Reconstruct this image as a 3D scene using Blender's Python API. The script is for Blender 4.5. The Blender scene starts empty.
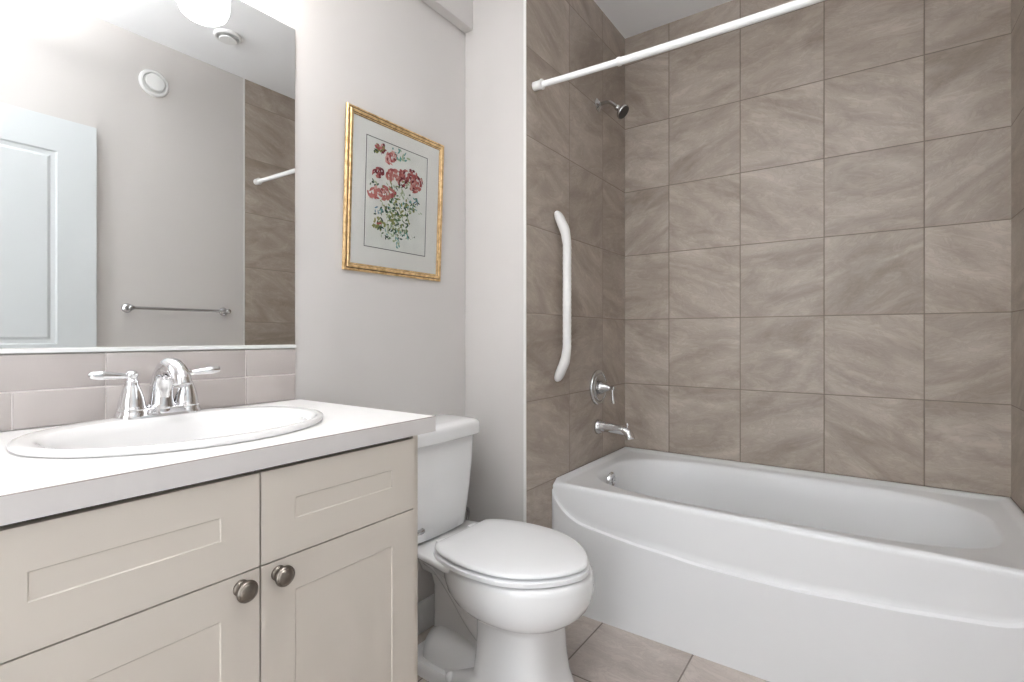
import bpy, bmesh, math, random
from mathutils import Vector, Matrix
from math import sin, cos, pi, radians

C = bpy.context.scene.collection
SC = bpy.context.scene
# ------------------------------------------------------------------ camera, world, exposure
cam = bpy.data.cameras.new('camera'); cam_o = bpy.data.objects.new('camera', cam); C.objects.link(cam_o)
cam_o.location = (1.344, 0.0, 1.08)
cam_o.rotation_euler = (radians(90), 0, radians(35.16))
cam.sensor_width = 36.0; cam.sensor_fit = 'HORIZONTAL'
cam.lens = 36.0 * 506.0 / 1024.0
cam.shift_y = -(341 - 336.6) / 1024.0
cam.clip_start = 0.02
SC.camera = cam_o
w = bpy.data.worlds.new('world'); SC.world = w; w.use_nodes = True
w.node_tree.nodes['Background'].inputs[0].default_value = (0.92, 0.96, 1.0, 1)
w.node_tree.nodes['Background'].inputs[1].default_value = 1.0
SC.view_settings.view_transform = 'Standard'; SC.view_settings.look = 'None'
SC.view_settings.gamma = 1.0; SC.view_settings.use_curve_mapping = False
SC.view_settings.exposure = 0.54
SHADE_EMIT = 10.0          # vanity light shades
def area(name, loc, rot, sx, sy, power, col):
    l = bpy.data.lights.new(name, 'AREA'); l.shape = 'RECTANGLE'; l.size = sx; l.size_y = sy
    l.energy = power; l.color = col
    o = bpy.data.objects.new(name, l); C.objects.link(o); o.location = loc; o.rotation_euler = rot
    return o
# added fill light in the doorway behind the camera, tinted like daylight
area('doorway_fill', (0.95, -0.78, 1.15), (radians(90), 0, 0), 0.8, 1.9, 9.5, (0.92, 0.96, 1.0))
# strengths of the added fill uplight, its bowl is built below
FILL_BOWL_EMIT = 4.0; FILL_UP_EMIT = 185.0

# ------------------------------------------------------------------ dimensions
XW = 0.0; XT = 0.298; XR = 1.763; YW = 1.576; YB = 2.5165; ZC = 2.645; YF = -0.80

# ------------------------------------------------------------------ materials
def nt(name):
    m = bpy.data.materials.new(name); m.use_nodes = True
    n = m.node_tree.nodes; l = m.node_tree.links; b = n['Principled BSDF']
    return m, n, l, b
def mat(name, col, rough=0.5, metal=0.0, coat=0.0, noise=0.0, nscale=20.0, bump=0.0, bscale=300.0, emit=0.0, spec=0.5):
    m, n, l, b = nt(name)
    b.inputs['Base Color'].default_value = (*col, 1); b.inputs['Roughness'].default_value = rough
    b.inputs['Metallic'].default_value = metal; b.inputs['Coat Weight'].default_value = coat
    b.inputs['Specular IOR Level'].default_value = spec
    g = n.new('ShaderNodeNewGeometry')
    if noise:
        t = n.new('ShaderNodeTexNoise'); t.inputs['Scale'].default_value = nscale; t.inputs['Detail'].default_value = 4
        l.new(g.outputs['Position'], t.inputs['Vector'])
        r = n.new('ShaderNodeValToRGB')
        r.color_ramp.elements[0].position = .3; r.color_ramp.elements[1].position = .7
        r.color_ramp.elements[0].color = (*[c * (1 - noise) for c in col], 1)
        r.color_ramp.elements[1].color = (*[min(1, c * (1 + noise)) for c in col], 1)
        l.new(t.outputs['Fac'], r.inputs[0]); l.new(r.outputs[0], b.inputs['Base Color'])
    if bump:
        t = n.new('ShaderNodeTexNoise'); t.inputs['Scale'].default_value = bscale; t.inputs['Detail'].default_value = 3
        l.new(g.outputs['Position'], t.inputs['Vector'])
        bp = n.new('ShaderNodeBump'); bp.inputs['Strength'].default_value = bump; bp.inputs['Distance'].default_value = .001
        l.new(t.outputs['Fac'], bp.inputs['Height']); l.new(bp.outputs[0], b.inputs['Normal'])
    if emit:
        b.inputs['Emission Color'].default_value = (*col, 1); b.inputs['Emission Strength'].default_value = emit
    return m

def tile_mat(name, ua, va, u0, pu, v0, pv, cols, grout_col, gw=0.0022, rough=0.42, stretch=(1.5, 4.0), seed=0.0, strength=.8):
    """stone look porcelain tile; ua, va = axes of the face, u0, v0 = a joint, pu, pv = pitch"""
    m, n, l, b = nt(name)
    g = n.new('ShaderNodeNewGeometry'); sp = n.new('ShaderNodeSeparateXYZ'); l.new(g.outputs['Position'], sp.inputs[0])
    def mth(op, a, c=None):
        q = n.new('ShaderNodeMath'); q.operation = op
        for i, v in enumerate((a, c)):
            if v is None: continue
            if isinstance(v, (int, float)): q.inputs[i].default_value = v
            else: l.new(v, q.inputs[i])
        return q.outputs[0]
    U = mth('DIVIDE', mth('SUBTRACT', sp.outputs[ua], u0), pu)
    V = mth('DIVIDE', mth('SUBTRACT', sp.outputs[va], v0), pv)
    iu, iv = mth('FLOOR', U), mth('FLOOR', V); fu, fv = mth('FRACT', U), mth('FRACT', V)
    du = mth('MULTIPLY', mth('MINIMUM', fu, mth('SUBTRACT', 1.0, fu)), pu)
    dv = mth('MULTIPLY', mth('MINIMUM', fv, mth('SUBTRACT', 1.0, fv)), pv)
    d = mth('MINIMUM', du, dv)
    cmb = n.new('ShaderNodeCombineXYZ'); l.new(iu, cmb.inputs[0]); l.new(iv, cmb.inputs[1]); cmb.inputs[2].default_value = seed
    wn = n.new('ShaderNodeTexWhiteNoise'); wn.noise_dimensions = '3D'; l.new(cmb.outputs[0], wn.inputs['Vector'])
    # tile-local coordinate, turned a little differently in each tile, pushed far away per tile
    loc = n.new('ShaderNodeCombineXYZ'); l.new(sp.outputs[ua], loc.inputs[0]); l.new(sp.outputs[va], loc.inputs[1])
    rot = n.new('ShaderNodeVectorRotate'); rot.rotation_type = 'Z_AXIS'; l.new(loc.outputs[0], rot.inputs['Vector'])
    l.new(mth('MULTIPLY', mth('SUBTRACT', wn.outputs['Value'], 0.5), 1.3), rot.inputs['Angle'])
    scl = n.new('ShaderNodeVectorMath'); scl.operation = 'MULTIPLY'; l.new(rot.outputs[0], scl.inputs[0]); scl.inputs[1].default_value = (stretch[0], stretch[1], 1)
    off = n.new('ShaderNodeVectorMath'); off.operation = 'MULTIPLY_ADD'; l.new(wn.outputs['Color'], off.inputs[0])
    off.inputs[1].default_value = (37, 53, 71); l.new(scl.outputs[0], off.inputs[2])
    n1 = n.new('ShaderNodeTexNoise'); n1.inputs['Scale'].default_value = 1.6; n1.inputs['Detail'].default_value = 7; n1.inputs['Roughness'].default_value = .58; n1.inputs['Distortion'].default_value = 1.4
    l.new(off.outputs[0], n1.inputs['Vector'])
    n2 = n.new('ShaderNodeTexNoise'); n2.inputs['Scale'].default_value = 5.5; n2.inputs['Detail'].default_value = 8; n2.inputs['Roughness'].default_value = .7; n2.inputs['Distortion'].default_value = 2.2
    l.new(off.outputs[0], n2.inputs['Vector'])
    r = n.new('ShaderNodeValToRGB'); cr = r.color_ramp
    cr.elements[0].position = .30; cr.elements[1].position = .72
    cr.elements[0].color = (*cols[0], 1); cr.elements[1].color = (*cols[2], 1)
    e = cr.elements.new(.5); e.color = (*cols[1], 1)
    l.new(n1.outputs['Fac'], r.inputs[0])
    # fine veins: thin dark lines where n2 crosses its middle
    vein = mth('ABSOLUTE', mth('SUBTRACT', n2.outputs['Fac'], 0.5))
    vr = n.new('ShaderNodeMapRange'); l.new(vein, vr.inputs[0]); vr.inputs[1].default_value = 0; vr.inputs[2].default_value = .05
    vr.inputs[3].default_value = 1 - .13 * strength; vr.inputs[4].default_value = 1.02
    mot = n.new('ShaderNodeMapRange'); l.new(n2.outputs['Fac'], mot.inputs[0]); mot.inputs[1].default_value = .3; mot.inputs[2].default_value = .7
    mot.inputs[3].default_value = 1 - .09 * strength; mot.inputs[4].default_value = 1 + .09 * strength
    pt = n.new('ShaderNodeMapRange'); l.new(wn.outputs['Value'], pt.inputs[0]); pt.inputs[3].default_value = .94; pt.inputs[4].default_value = 1.06
    k = mth('MULTIPLY', mth('MULTIPLY', vr.outputs[0], mot.outputs[0]), pt.outputs[0])
    mul = n.new('ShaderNodeVectorMath'); mul.operation = 'SCALE'; l.new(r.outputs[0], mul.inputs[0]); l.new(k, mul.inputs['Scale'])
    gm = n.new('ShaderNodeMapRange'); gm.interpolation_type = 'SMOOTHSTEP'; l.new(d, gm.inputs[0]); gm.inputs[1].default_value = gw * .55; gm.inputs[2].default_value = gw * 1.1
    mx = n.new('ShaderNodeMix'); mx.data_type = 'RGBA'; l.new(gm.outputs[0], mx.inputs[0]); mx.inputs[6].default_value = (*grout_col, 1); l.new(mul.outputs[0], mx.inputs[7])
    l.new(mx.outputs[2], b.inputs['Base Color'])
    rr = n.new('ShaderNodeMapRange'); l.new(gm.outputs[0], rr.inputs[0]); rr.inputs[3].default_value = .85; rr.inputs[4].default_value = rough
    l.new(rr.outputs[0], b.inputs['Roughness'])
    hm = n.new('ShaderNodeMapRange'); hm.interpolation_type = 'SMOOTHSTEP'; l.new(d, hm.inputs[0]); hm.inputs[1].default_value = gw * .4; hm.inputs[2].default_value = gw * 2.2
    h = mth('ADD', mth('MULTIPLY', hm.outputs[0], 1.0), mth('MULTIPLY', n2.outputs['Fac'], .12))
    bp = n.new('ShaderNodeBump'); bp.inputs['Strength'].default_value = .6; bp.inputs['Distance'].default_value = .0015
    l.new(h, bp.inputs['Height']); l.new(bp.outputs[0], b.inputs['Normal'])
    return m

M = {}
M['paint'] = mat('wall_paint', (.59, .565, .545), .7, bump=.08, bscale=220, noise=.012, nscale=3)
M['ceil'] = mat('ceiling_paint', (.92, .925, .935), .85, bump=.3, bscale=120)
M['white_trim'] = mat('white_trim_paint', (.80, .80, .79), .4)
M['door'] = mat('door_paint', (.62, .65, .66), .45, noise=.01, nscale=2)
M['cab'] = mat('cabinet_paint', (.57, .52, .46), .42, noise=.01, nscale=6)
M['dark'] = mat('gap_shade', (.02, .018, .016), .8)  # shade of the cabinet gaps, put into the colour
M['lam'] = mat('white_laminate_top', (.86, .845, .835), .35, noise=.012, nscale=40)
M['lam_edge'] = mat('laminate_edge_band', (.60, .57, .555), .35, noise=.012, nscale=40)
M['porc'] = mat('white_porcelain', (.87, .87, .868), .12, coat=.4, noise=.004, nscale=3)
M['sinkp'] = mat('white_sink_porcelain', (.83, .82, .81), .12, coat=.4, noise=.004, nscale=3)
M['seat'] = mat('white_seat_plastic', (.90, .905, .91), .22, noise=.004, nscale=3)
M['acr'] = mat('white_tub_acrylic', (.81, .815, .82), .30, coat=.12, noise=.004, nscale=3)
M['caulk'] = mat('caulk', (.72, .70, .67), .6)
M['chrome'] = mat('chrome', (.80, .80, .81), .06, 1.0, noise=.01, nscale=9)
M['chrome_dull'] = mat('worn_chrome', (.58, .58, .58), .18, 1.0, noise=.05, nscale=40)
M['rubber'] = mat('spray_face_rubber', (.06, .055, .05), .5)
M['nickel'] = mat('antique_pewter', (.20, .175, .15), .36, 1.0, noise=.12, nscale=90)
M['plastic'] = mat('white_plastic', (.86, .85, .83), .35, noise=.006, nscale=30)
M['rod'] = mat('white_enamelled_steel', (.90, .90, .89), .25)
M['mirror'] = mat('mirror_silver', (.90, .91, .905), .0, 1.0)
M['metal_trim'] = mat('brushed_edge_trim', (.80, .79, .77), .3, .3)
M['shade'] = mat('frosted_glass_shade', (1.0, .975, .945), .4, emit=SHADE_EMIT)
M['uplight'] = mat('fill_lens', (.97, .98, 1.0), .4, emit=FILL_UP_EMIT)
M['dome'] = mat('fill_bowl_glow', (.97, .98, 1.0), .4, emit=FILL_BOWL_EMIT)
TC = ((.285, .235, .192), (.385, .328, .277), (.49, .43, .375))
GR = (.20, .165, .135)
M['t_back'] = tile_mat('stone_tile_back', 0, 2, .5298, .3302, .5014, .3335, TC, GR, seed=1.5)
M['t_side'] = tile_mat('stone_tile_side', 1, 2, YW, .3335, .5014, .3335, TC, (.27, .23, .195), seed=7.5)
M['t_floor'] = tile_mat('stone_tile_floor', 0, 1, .524, .3330, 1.435, .3330, ((.38, .325, .29), (.48, .42, .38), (.58, .52, .475)), (.20, .17, .15), gw=.003, seed=3.5, stretch=(1.4, 2.5))
# glazed splash tile: 298 x 75
def splash_mat():
    m, n, l, b = nt('glazed_splash_tile')
    g = n.new('ShaderNodeNewGeometry'); t = n.new('ShaderNodeTexNoise'); t.inputs['Scale'].default_value = 9; t.inputs['Detail'].default_value = 2
    l.new(g.outputs['Position'], t.inputs['Vector'])
    r = n.new('ShaderNodeValToRGB'); r.color_ramp.elements[0].color = (.43, .39, .37, 1); r.color_ramp.elements[1].color = (.475, .435, .415, 1)
    l.new(t.outputs['Fac'], r.inputs[0]); l.new(r.outputs[0], b.inputs['Base Color'])
    b.inputs['Roughness'].default_value = .08
    bp = n.new('ShaderNodeBump'); bp.inputs['Strength'].default_value = .15; bp.inputs['Distance'].default_value = .002
    l.new(t.outputs['Fac'], bp.inputs['Height']); l.new(bp.outputs[0], b.inputs['Normal'])
    return m
M['splash'] = splash_mat()
M['splash_grout'] = mat('splash_grout', (.70, .655, .635), .7)
def gold_mat():
    m, n, l, b = nt('gilt_frame')
    g = n.new('ShaderNodeNewGeometry'); t = n.new('ShaderNodeTexNoise'); t.inputs['Scale'].default_value = 60; t.inputs['Detail'].default_value = 4
    l.new(g.outputs['Position'], t.inputs['Vector'])
    r = n.new('ShaderNodeValToRGB'); r.color_ramp.elements[0].color = (.50, .31, .13, 1); r.color_ramp.elements[1].color = (.85, .62, .33, 1)
    r.color_ramp.elements[0].position = .3; r.color_ramp.elements[1].position = .6
    l.new(t.outputs['Fac'], r.inputs[0]); l.new(r.outputs[0], b.inputs['Base Color'])
    b.inputs['Roughness'].default_value = .38; b.inputs['Metallic'].default_value = .7
    return m
M['gold'] = gold_mat()
M['gold_dark'] = mat('bronze_groove', (.16, .09, .04), .4, .6, noise=.2, nscale=80)
M['mat_board'] = mat('pale_mat_board', (.80, .80, .765), .9, noise=.01, nscale=60)
M['art_paper'] = mat('art_paper', (.75, .765, .725), .9, noise=.05, nscale=18)
M['ink'] = mat('black_ink', (.02, .02, .025), .7)
def glass_mat():
    m, n, l, b = nt('picture_glass')
    tr = n.new('ShaderNodeBsdfTransparent'); gl = n.new('ShaderNodeBsdfGlossy'); gl.inputs['Roughness'].default_value = .02
    fr = n.new('ShaderNodeLayerWeight'); fr.inputs[0].default_value = .12; mx = n.new('ShaderNodeMixShader')
    l.new(fr.outputs['Fresnel'], mx.inputs[0]); l.new(tr.outputs[0], mx.inputs[1]); l.new(gl.outputs[0], mx.inputs[2])
    l.new(mx.outputs[0], n['Material Output'].inputs[0])
    return m
M['glass'] = glass_mat()

# ------------------------------------------------------------------ helpers
def obj(name, bm, m, parent=None, smooth=False, angle=35, recalc=True):
    if recalc: bmesh.ops.recalc_face_normals(bm, faces=bm.faces[:])
    me = bpy.data.meshes.new(name); bm.to_mesh(me); bm.free()
    for k in (m if isinstance(m, (list, tuple)) else [m]): me.materials.append(k)
    if smooth:
        for p in me.polygons: p.use_smooth = True
        me.set_sharp_from_angle(angle=radians(angle))
    o = bpy.data.objects.new(name, me); C.objects.link(o)
    if parent is not None: o.parent = parent
    return o
def tag(o, label, cat, group=None):
    o['label'] = label; o['category'] = cat
    if group: o['group'] = group
    return o
def thing(name, label, cat, loc=(0, 0, 0), rot=(0, 0, 0), group=None):
    o = bpy.data.objects.new(name, None); C.objects.link(o); o.location = loc; o.rotation_euler = rot
    o.empty_display_size = .05
    return tag(o, label, cat, group)
def struct(name, bm, m, parent=None, **k):
    o = obj(name, bm, m, parent, **k)
    if parent is None: o['kind'] = 'structure'
    return o
def box(bm, x0, x1, y0, y1, z0, z1, bev=0, seg=2, mi=0):
    r = bmesh.ops.create_cube(bm, size=1)
    vs = r['verts']
    for v in vs: v.co = Vector(((x0 + x1) / 2 + v.co.x * (x1 - x0), (y0 + y1) / 2 + v.co.y * (y1 - y0), (z0 + z1) / 2 + v.co.z * (z1 - z0)))
    fs = set(f for v in vs for f in v.link_faces)
    for f in fs: f.material_index = mi
    if bev:
        es = list(set(e for v in vs for e in v.link_edges))
        bmesh.ops.bevel(bm, geom=es, offset=bev, segments=seg, affect='EDGES', profile=.5)
def BX(*a, **k):
    bm = bmesh.new(); box(bm, *a, **k); return bm
def loft(bm, rings, cap0=True, cap1=True, mi=0, closed=True):
    R = [[bm.verts.new(p) for p in r] for r in rings]; n = len(R[0])
    for a, b in zip(R, R[1:]):
        for i in range(n if closed else n - 1):
            j = (i + 1) % n
            try: bm.faces.new((a[i], a[j], b[j], b[i])).material_index = mi
            except ValueError: pass
    if cap0: bm.faces.new(R[0]).material_index = mi
    if cap1: bm.faces.new(R[-1]).material_index = mi
    return R
def frame_of(d):
    d = d.normalized(); up = Vector((0, 0, 1)) if abs(d.z) < .9 else Vector((0, 1, 0))
    a = d.cross(up).normalized(); return a, a.cross(d).normalized()
def lathe(bm, prof, origin, axis=(0, 0, 1), n=40, mi=0):
    """prof = [(radius, distance along axis)]"""
    d = Vector(axis).normalized(); a, b = frame_of(d); o = Vector(origin)
    rings = [[o + d * h + (a * cos(2 * pi * i / n) + b * sin(2 * pi * i / n)) * max(r, 1e-4) for i in range(n)] for r, h in prof]
    loft(bm, rings, mi=mi)
def tube(bm, pts, rad, n=20, mi=0, squash=None):
    """tube through pts, parallel transported; rad number or list; squash=(a,b) per point multiplies the two radii"""
    P = [Vector(p) for p in pts]; k = len(P)
    T = [(P[min(i + 1, k - 1)] - P[max(i - 1, 0)]).normalized() for i in range(k)]
    a, b = frame_of(T[0]); rings = []
    for i in range(k):
        a = (a - T[i] * a.dot(T[i])).normalized(); b = T[i].cross(a).normalized()
        r = rad[i] if isinstance(rad, (list, tuple)) else rad
        q = squash[i] if squash else (1, 1)
        rings.append([P[i] + a * (cos(2 * pi * j / n) * r * q[0]) + b * (sin(2 * pi * j / n) * r * q[1]) for j in range(n)])
    loft(bm, rings, mi=mi)
def spline(pts, per=8):
    P = [Vector(p) for p in pts]; out = []
    Q = [P[0] * 2 - P[1]] + P + [P[-1] * 2 - P[-2]]
    for i in range(1, len(Q) - 2):
        p0, p1, p2, p3 = Q[i - 1:i + 3]
        for s in range(per):
            t = s / per
            out.append(.5 * ((2 * p1) + (p2 - p0) * t + (2 * p0 - 5 * p1 + 4 * p2 - p3) * t * t + (3 * p1 - p0 - 3 * p2 + p3) * t ** 3))
    out.append(P[-1]); return out
def interp(xs, ys, x):
    if x <= xs[0]: return ys[0]
    for i in range(len(xs) - 1):
        if x <= xs[i + 1]:
            t = (x - xs[i]) / (xs[i + 1] - xs[i]); return ys[i] + (ys[i + 1] - ys[i]) * t
    return ys[-1]
def sell(cx, cy, a, b, n, z, N=96, a2=None, b2=None):
    """superellipse ring; a2/b2 = other half axis on the negative side"""
    out = []
    for i in range(N):
        t = 2 * pi * i / N; c_, s_ = cos(t), sin(t)
        aa = a if c_ >= 0 or a2 is None else a2; bb = b if s_ >= 0 or b2 is None else b2
        out.append(Vector((cx + aa * math.copysign(abs(c_) ** (2 / n), c_), cy + bb * math.copysign(abs(s_) ** (2 / n), s_), z)))
    return out

# ------------------------------------------------------------------ the setting
T = .12
struct('floor', BX(-T, XR + T, YF - T, YB + T, -.1, 0), M['t_floor'])
struct('ceiling', BX(-T, XR + T, YF - T, YB + T, ZC, ZC + .1), M['ceil'])
bm = bmesh.new(); box(bm, -T, 0, YF - T, YB + T, 0, ZC); struct('wall_left', bm, M['paint'])
bm = bmesh.new(); box(bm, 0, .042, YF, YW, 2.3145, ZC, bev=.003); struct('trim_1', bm, M['paint'])      # shallow bulkhead above the vanity wall
bm = bmesh.new(); box(bm, 0, XT - .009, YW, YB, 0, ZC, bev=.003); struct('wall_wing', bm, M['paint'])
bm = bmesh.new(); box(bm, XT - .009, XT, YW + .0015, YB, 0, ZC); struct('wall_plumbing', bm, M['t_side'])
bm = bmesh.new(); box(bm, XT - .010, XT + .0015, YW - .0025, YW + .0015, 0, ZC, bev=.0008); struct('trim_2', bm, M['metal_trim'])
bm = bmesh.new(); box(bm, XT, XR, YB, YB + T, 0, ZC); struct('wall_back', bm, M['t_back'])
bm = bmesh.new(); box(bm, XR, XR + T, YF - T, YW, 0, ZC); struct('wall_right', bm, M['paint'])
bm = bmesh.new(); box(bm, XR, XR + T, YW, YB + T, 0, ZC); struct('wall_alcove', bm, M['t_side'])
bm = bmesh.new(); box(bm, XR - .0015, XR + .004, YW - .010, YW + .0015, .0, ZC, bev=.0008); struct('trim_3', bm, M['metal_trim'])
bm = bmesh.new()                                     # wall behind the camera with the doorway
box(bm, -T, .50, YF - T, YF, 0, ZC); box(bm, 1.40, XR + T, YF - T, YF, 0, ZC); box(bm, .50, 1.40, YF - T, YF, 2.06, ZC)
struct('wall_front', bm, M['paint'])
bm = bmesh.new(); box(bm, 0, .014, .85, YW, 0, .11, bev=.003); struct('baseboard_left', bm, M['white_trim'])
bm = bmesh.new(); box(bm, .014, XT - .012, YW - .014, YW, 0, .11, bev=.003); struct('baseboard_wing', bm, M['white_trim'])
bm = bmesh.new(); box(bm, XR - .014, XR, .87, YW, 0, .11, bev=.003); struct('baseboard_right', bm, M['white_trim'])

# white two panel door leaf folded back on the right wall (seen in the mirror)
def panel_board(bm, x_front, x_back, y0, y1, z0, z1, panels, bevw=.03, depth=.008, sgn=-1, mi=0):
    """board whose face at x_front looks to -x (sgn -1) or +x (sgn 1), with recessed raised-field panels"""
    ys = sorted({y0, y1, *[p[0] for p in panels], *[p[1] for p in panels]})
    zs = sorted({z0, z1, *[p[2] for p in panels], *[p[3] for p in panels]})
    for i in range(len(ys) - 1):
        for j in range(len(zs) - 1):
            cy, cz = (ys[i] + ys[i + 1]) / 2, (zs[j] + zs[j + 1]) / 2
            if any(p[0] < cy < p[1] and p[2] < cz < p[3] for p in panels): continue
            vs = [bm.verts.new((x_front, y, z)) for y, z in ((ys[i], zs[j]), (ys[i + 1], zs[j]), (ys[i + 1], zs[j + 1]), (ys[i], zs[j + 1]))]
            bm.faces.new(vs).material_index = mi
    def ring(p, ins, dx): return [Vector((x_front - sgn * dx, y, z)) for y, z in ((p[0] + ins, p[2] + ins), (p[1] - ins, p[2] + ins), (p[1] - ins, p[3] - ins), (p[0] + ins, p[3] - ins))]
    for p in panels:
        loft(bm, [ring(p, 0, 0)] + [ring(p, i_, d_) for i_, d_ in bevw], cap0=False, mi=mi)
    # sides and back
    f = [(y0, z0), (y1, z0), (y1, z1), (y0, z1)]
    loft(bm, [[Vector((x_front, y, z)) for y, z in f], [Vector((x_back, y, z)) for y, z in f]], cap0=False, mi=mi)
    bmesh.ops.remove_doubles(bm, verts=bm.verts[:], dist=1e-5)
door_prof = [(.006, .006), (.022, .008), (.034, .002), (.038, .002)]
bm = bmesh.new()
panel_board(bm, XR - .038, XR - .003, .07, .845, .012, 2.09, [(.20, .70, 1.045, 1.935), (.20, .70, .24, .86)], bevw=door_prof)
d1 = struct('door_1', bm, M['door'])

# ------------------------------------------------------------------ mirror and splash
mir = thing('wall_mirror', 'large frameless mirror above the tiled splash of the vanity', 'mirror', (0, .40, 1.052))
bm = bmesh.new(); box(bm, .001, .006, -.33, .425, .0046, .905, bev=.0012); obj('mirror_glass', bm, M['mirror'], mir)
bm = bmesh.new(); box(bm, .0005, .0100, -.33, .426, -.0040, .0045, bev=.0008); obj('mounting_channel', bm, M['white_trim'], mir)
sp = thing('tile_backsplash', 'two rows of glossy greige tiles between the countertop and mirror', 'backsplash', (0, .40, .9005))
bm = bmesh.new(); box(bm, .0005, .0055, -.33, .426, 0, .1445); obj('grout', bm, M['splash_grout'], sp)
bm = bmesh.new()
seams0 = [-.33, -.312, -.014 + 0, .284, .426]; seams0 = [-.33, -.312, -.0144, .2839, .426]
seamsL = [-.33, -.312, -.16, -.0144, .2839, .426]
for row, sm in ((0, seamsL), (1, seams0)):
    for a, b in zip(sm, sm[1:]):
        if b - a > .03: box(bm, .0006, .0075, a + .0012, b - .0012, row * .0735 + .0012, (row + 1) * .0735 - .0024 , bev=.0015, seg=2)
obj('tile_rows', bm, M['splash'], sp, smooth=True, angle=40)

# ------------------------------------------------------------------ vanity
CT = .900
van = thing('vanity_cabinet', 'greige shaker bathroom vanity cabinet with two doors under the white countertop', 'cabinet', (0, .4377, 0))
def P(o, x0, x1, y0, y1, z0, z1): return BX(x0, x1, y0 - .4377, y1 - .4377, z0, z1, bev=.001)
bm = bmesh.new()
box(bm, .003, .528, .780 - .4377 + .0012, .796 - .4377, .0, CT - .036, bev=.0008)       # right side panel
box(bm, .003, .528, .0795 - .4377, .0945 - .4377, .0, CT - .036, bev=.0008)
box(bm, .003, .45, -.3435, .344, .0, .1); box(bm, .003, .012, -.3435, .344, .1, CT - .036)
box(bm, .003, .512, -.3435, .344, .1, .118)
obj('carcass', bm, M['cab'], van)
bm = bmesh.new(); box(bm, .50, .516, -.3435, .3435, .118, CT - .0365); obj('gap_shade_board', bm, M['dark'], van)  # near-black board stands in for the shade behind the front gaps
shk = [(.0001, .0001), (.0015, .0012), (.0024, .0013)]
def front(name, y0, y1, z0, z1, pan):
    bm = bmesh.new(); panel_board(bm, .5345, .5165, y0 - .4377, y1 - .4377, z0, z1, [(pan[0] - .4377, pan[1] - .4377, pan[2], pan[3])], bevw=shk, sgn=1)
    return obj(name, bm, M['cab'], van)
ZD = .7055
front('drawer_front', .0965, .4362, ZD + .0013, .8580, (.1585, .3765, ZD + .0605, .8030))
front('drawer_front', .4392, .7785, ZD + .0013, .8580, (.4990, .7170, ZD + .0605, .8030))
dl = front('door', .0965, .4362, .115, ZD - .0013, (.1585, .3765, .175, .6440))
dr = front('door', .4392, .7785, .115, ZD - .0013, (.4990, .7170, .175, .6440))
for y, p in ((.4065, dl), (.4685, dr)):
    bm = bmesh.new()
    lathe(bm, [(.0125, -.001), (.0125, .002), (.0115, .0045), (.007, .006), (.0060, .010), (.0065, .0125), (.0125, .015), (.0160, .0175), (.0170, .0200), (.0165, .0225), (.0145, .0245), (.0135, .0240), (.0125, .0255), (.0095, .0275), (.005, .0288), (.0003, .0292)], (.5345, y - .4377, .6835), (1, 0, 0), 36)
    obj('knob', bm, M['nickel'], p, smooth=True, angle=50)

# countertop: thick slab with an oval cut-out (ring loft), laminate edge
def rect_ring(cx, cy, x0, x1, y0, y1, z, ref):
    out = []
    for p in ref:
        dx, dy = p.x - cx, p.y - cy
        tx = ((x1 - cx) / dx if dx > 0 else (x0 - cx) / dx) if abs(dx) > 1e-9 else 1e9
        ty = ((y1 - cy) / dy if dy > 0 else (y0 - cy) / dy) if abs(dy) > 1e-9 else 1e9
        t = min(tx, ty); out.append(Vector((cx + dx * t, cy + dy * t, z)))
    # snap nearest ring points on the corners
    for c_ in ((x0, y0), (x0, y1), (x1, y0), (x1, y1)):
        i = min(range(len(out)), key=lambda k: (out[k].x - c_[0]) ** 2 + (out[k].y - c_[1]) ** 2)
        out[i] = Vector((c_[0], c_[1], z))
    return out
SX, SY = .266, .445
ctop = thing('countertop', 'white laminate vanity countertop with a square greige front edge', 'countertop', (0, SY, CT))
hole = sell(SX, 0, .184, .221, 2.0, 0, 96)
X0, X1, Y0, Y1 = .0085, .541, .037 - SY, .839 - SY
bm = bmesh.new()
o1 = rect_ring(SX, 0, X0, X1, Y0, Y1, 0, hole); dn = Vector((0, 0, -.0345))
o1 = [v for v in o1]
ins = rect_ring(SX, 0, X0, X1 - .0008, Y0 + .0008, Y1 - .0008, 0, hole)
o2 = rect_ring(SX, 0, X0, X1, Y0, Y1, -.0008, hole)
loft(bm, [[v + dn for v in hole], hole, ins], cap0=False, cap1=False, mi=0)
loft(bm, [ins, o2], False, False, mi=2)
o2b = [Vector((v.x, v.y, -.0016)) for v in o2]
loft(bm, [o2, o2b], False, False, mi=2)
loft(bm, [o2b, [Vector((v.x, v.y, -.0345)) for v in o2]], False, False, mi=1)
loft(bm, [[Vector((v.x, v.y, -.0345)) for v in o2], [v + dn for v in hole]], False, False, mi=1)
bmesh.ops.remove_doubles(bm, verts=bm.verts[:], dist=1e-6)
obj('slab', bm, [M['lam'], M['lam_edge'], mat('laminate_seam', (.30, .26, .24), .5)], ctop)

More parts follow.
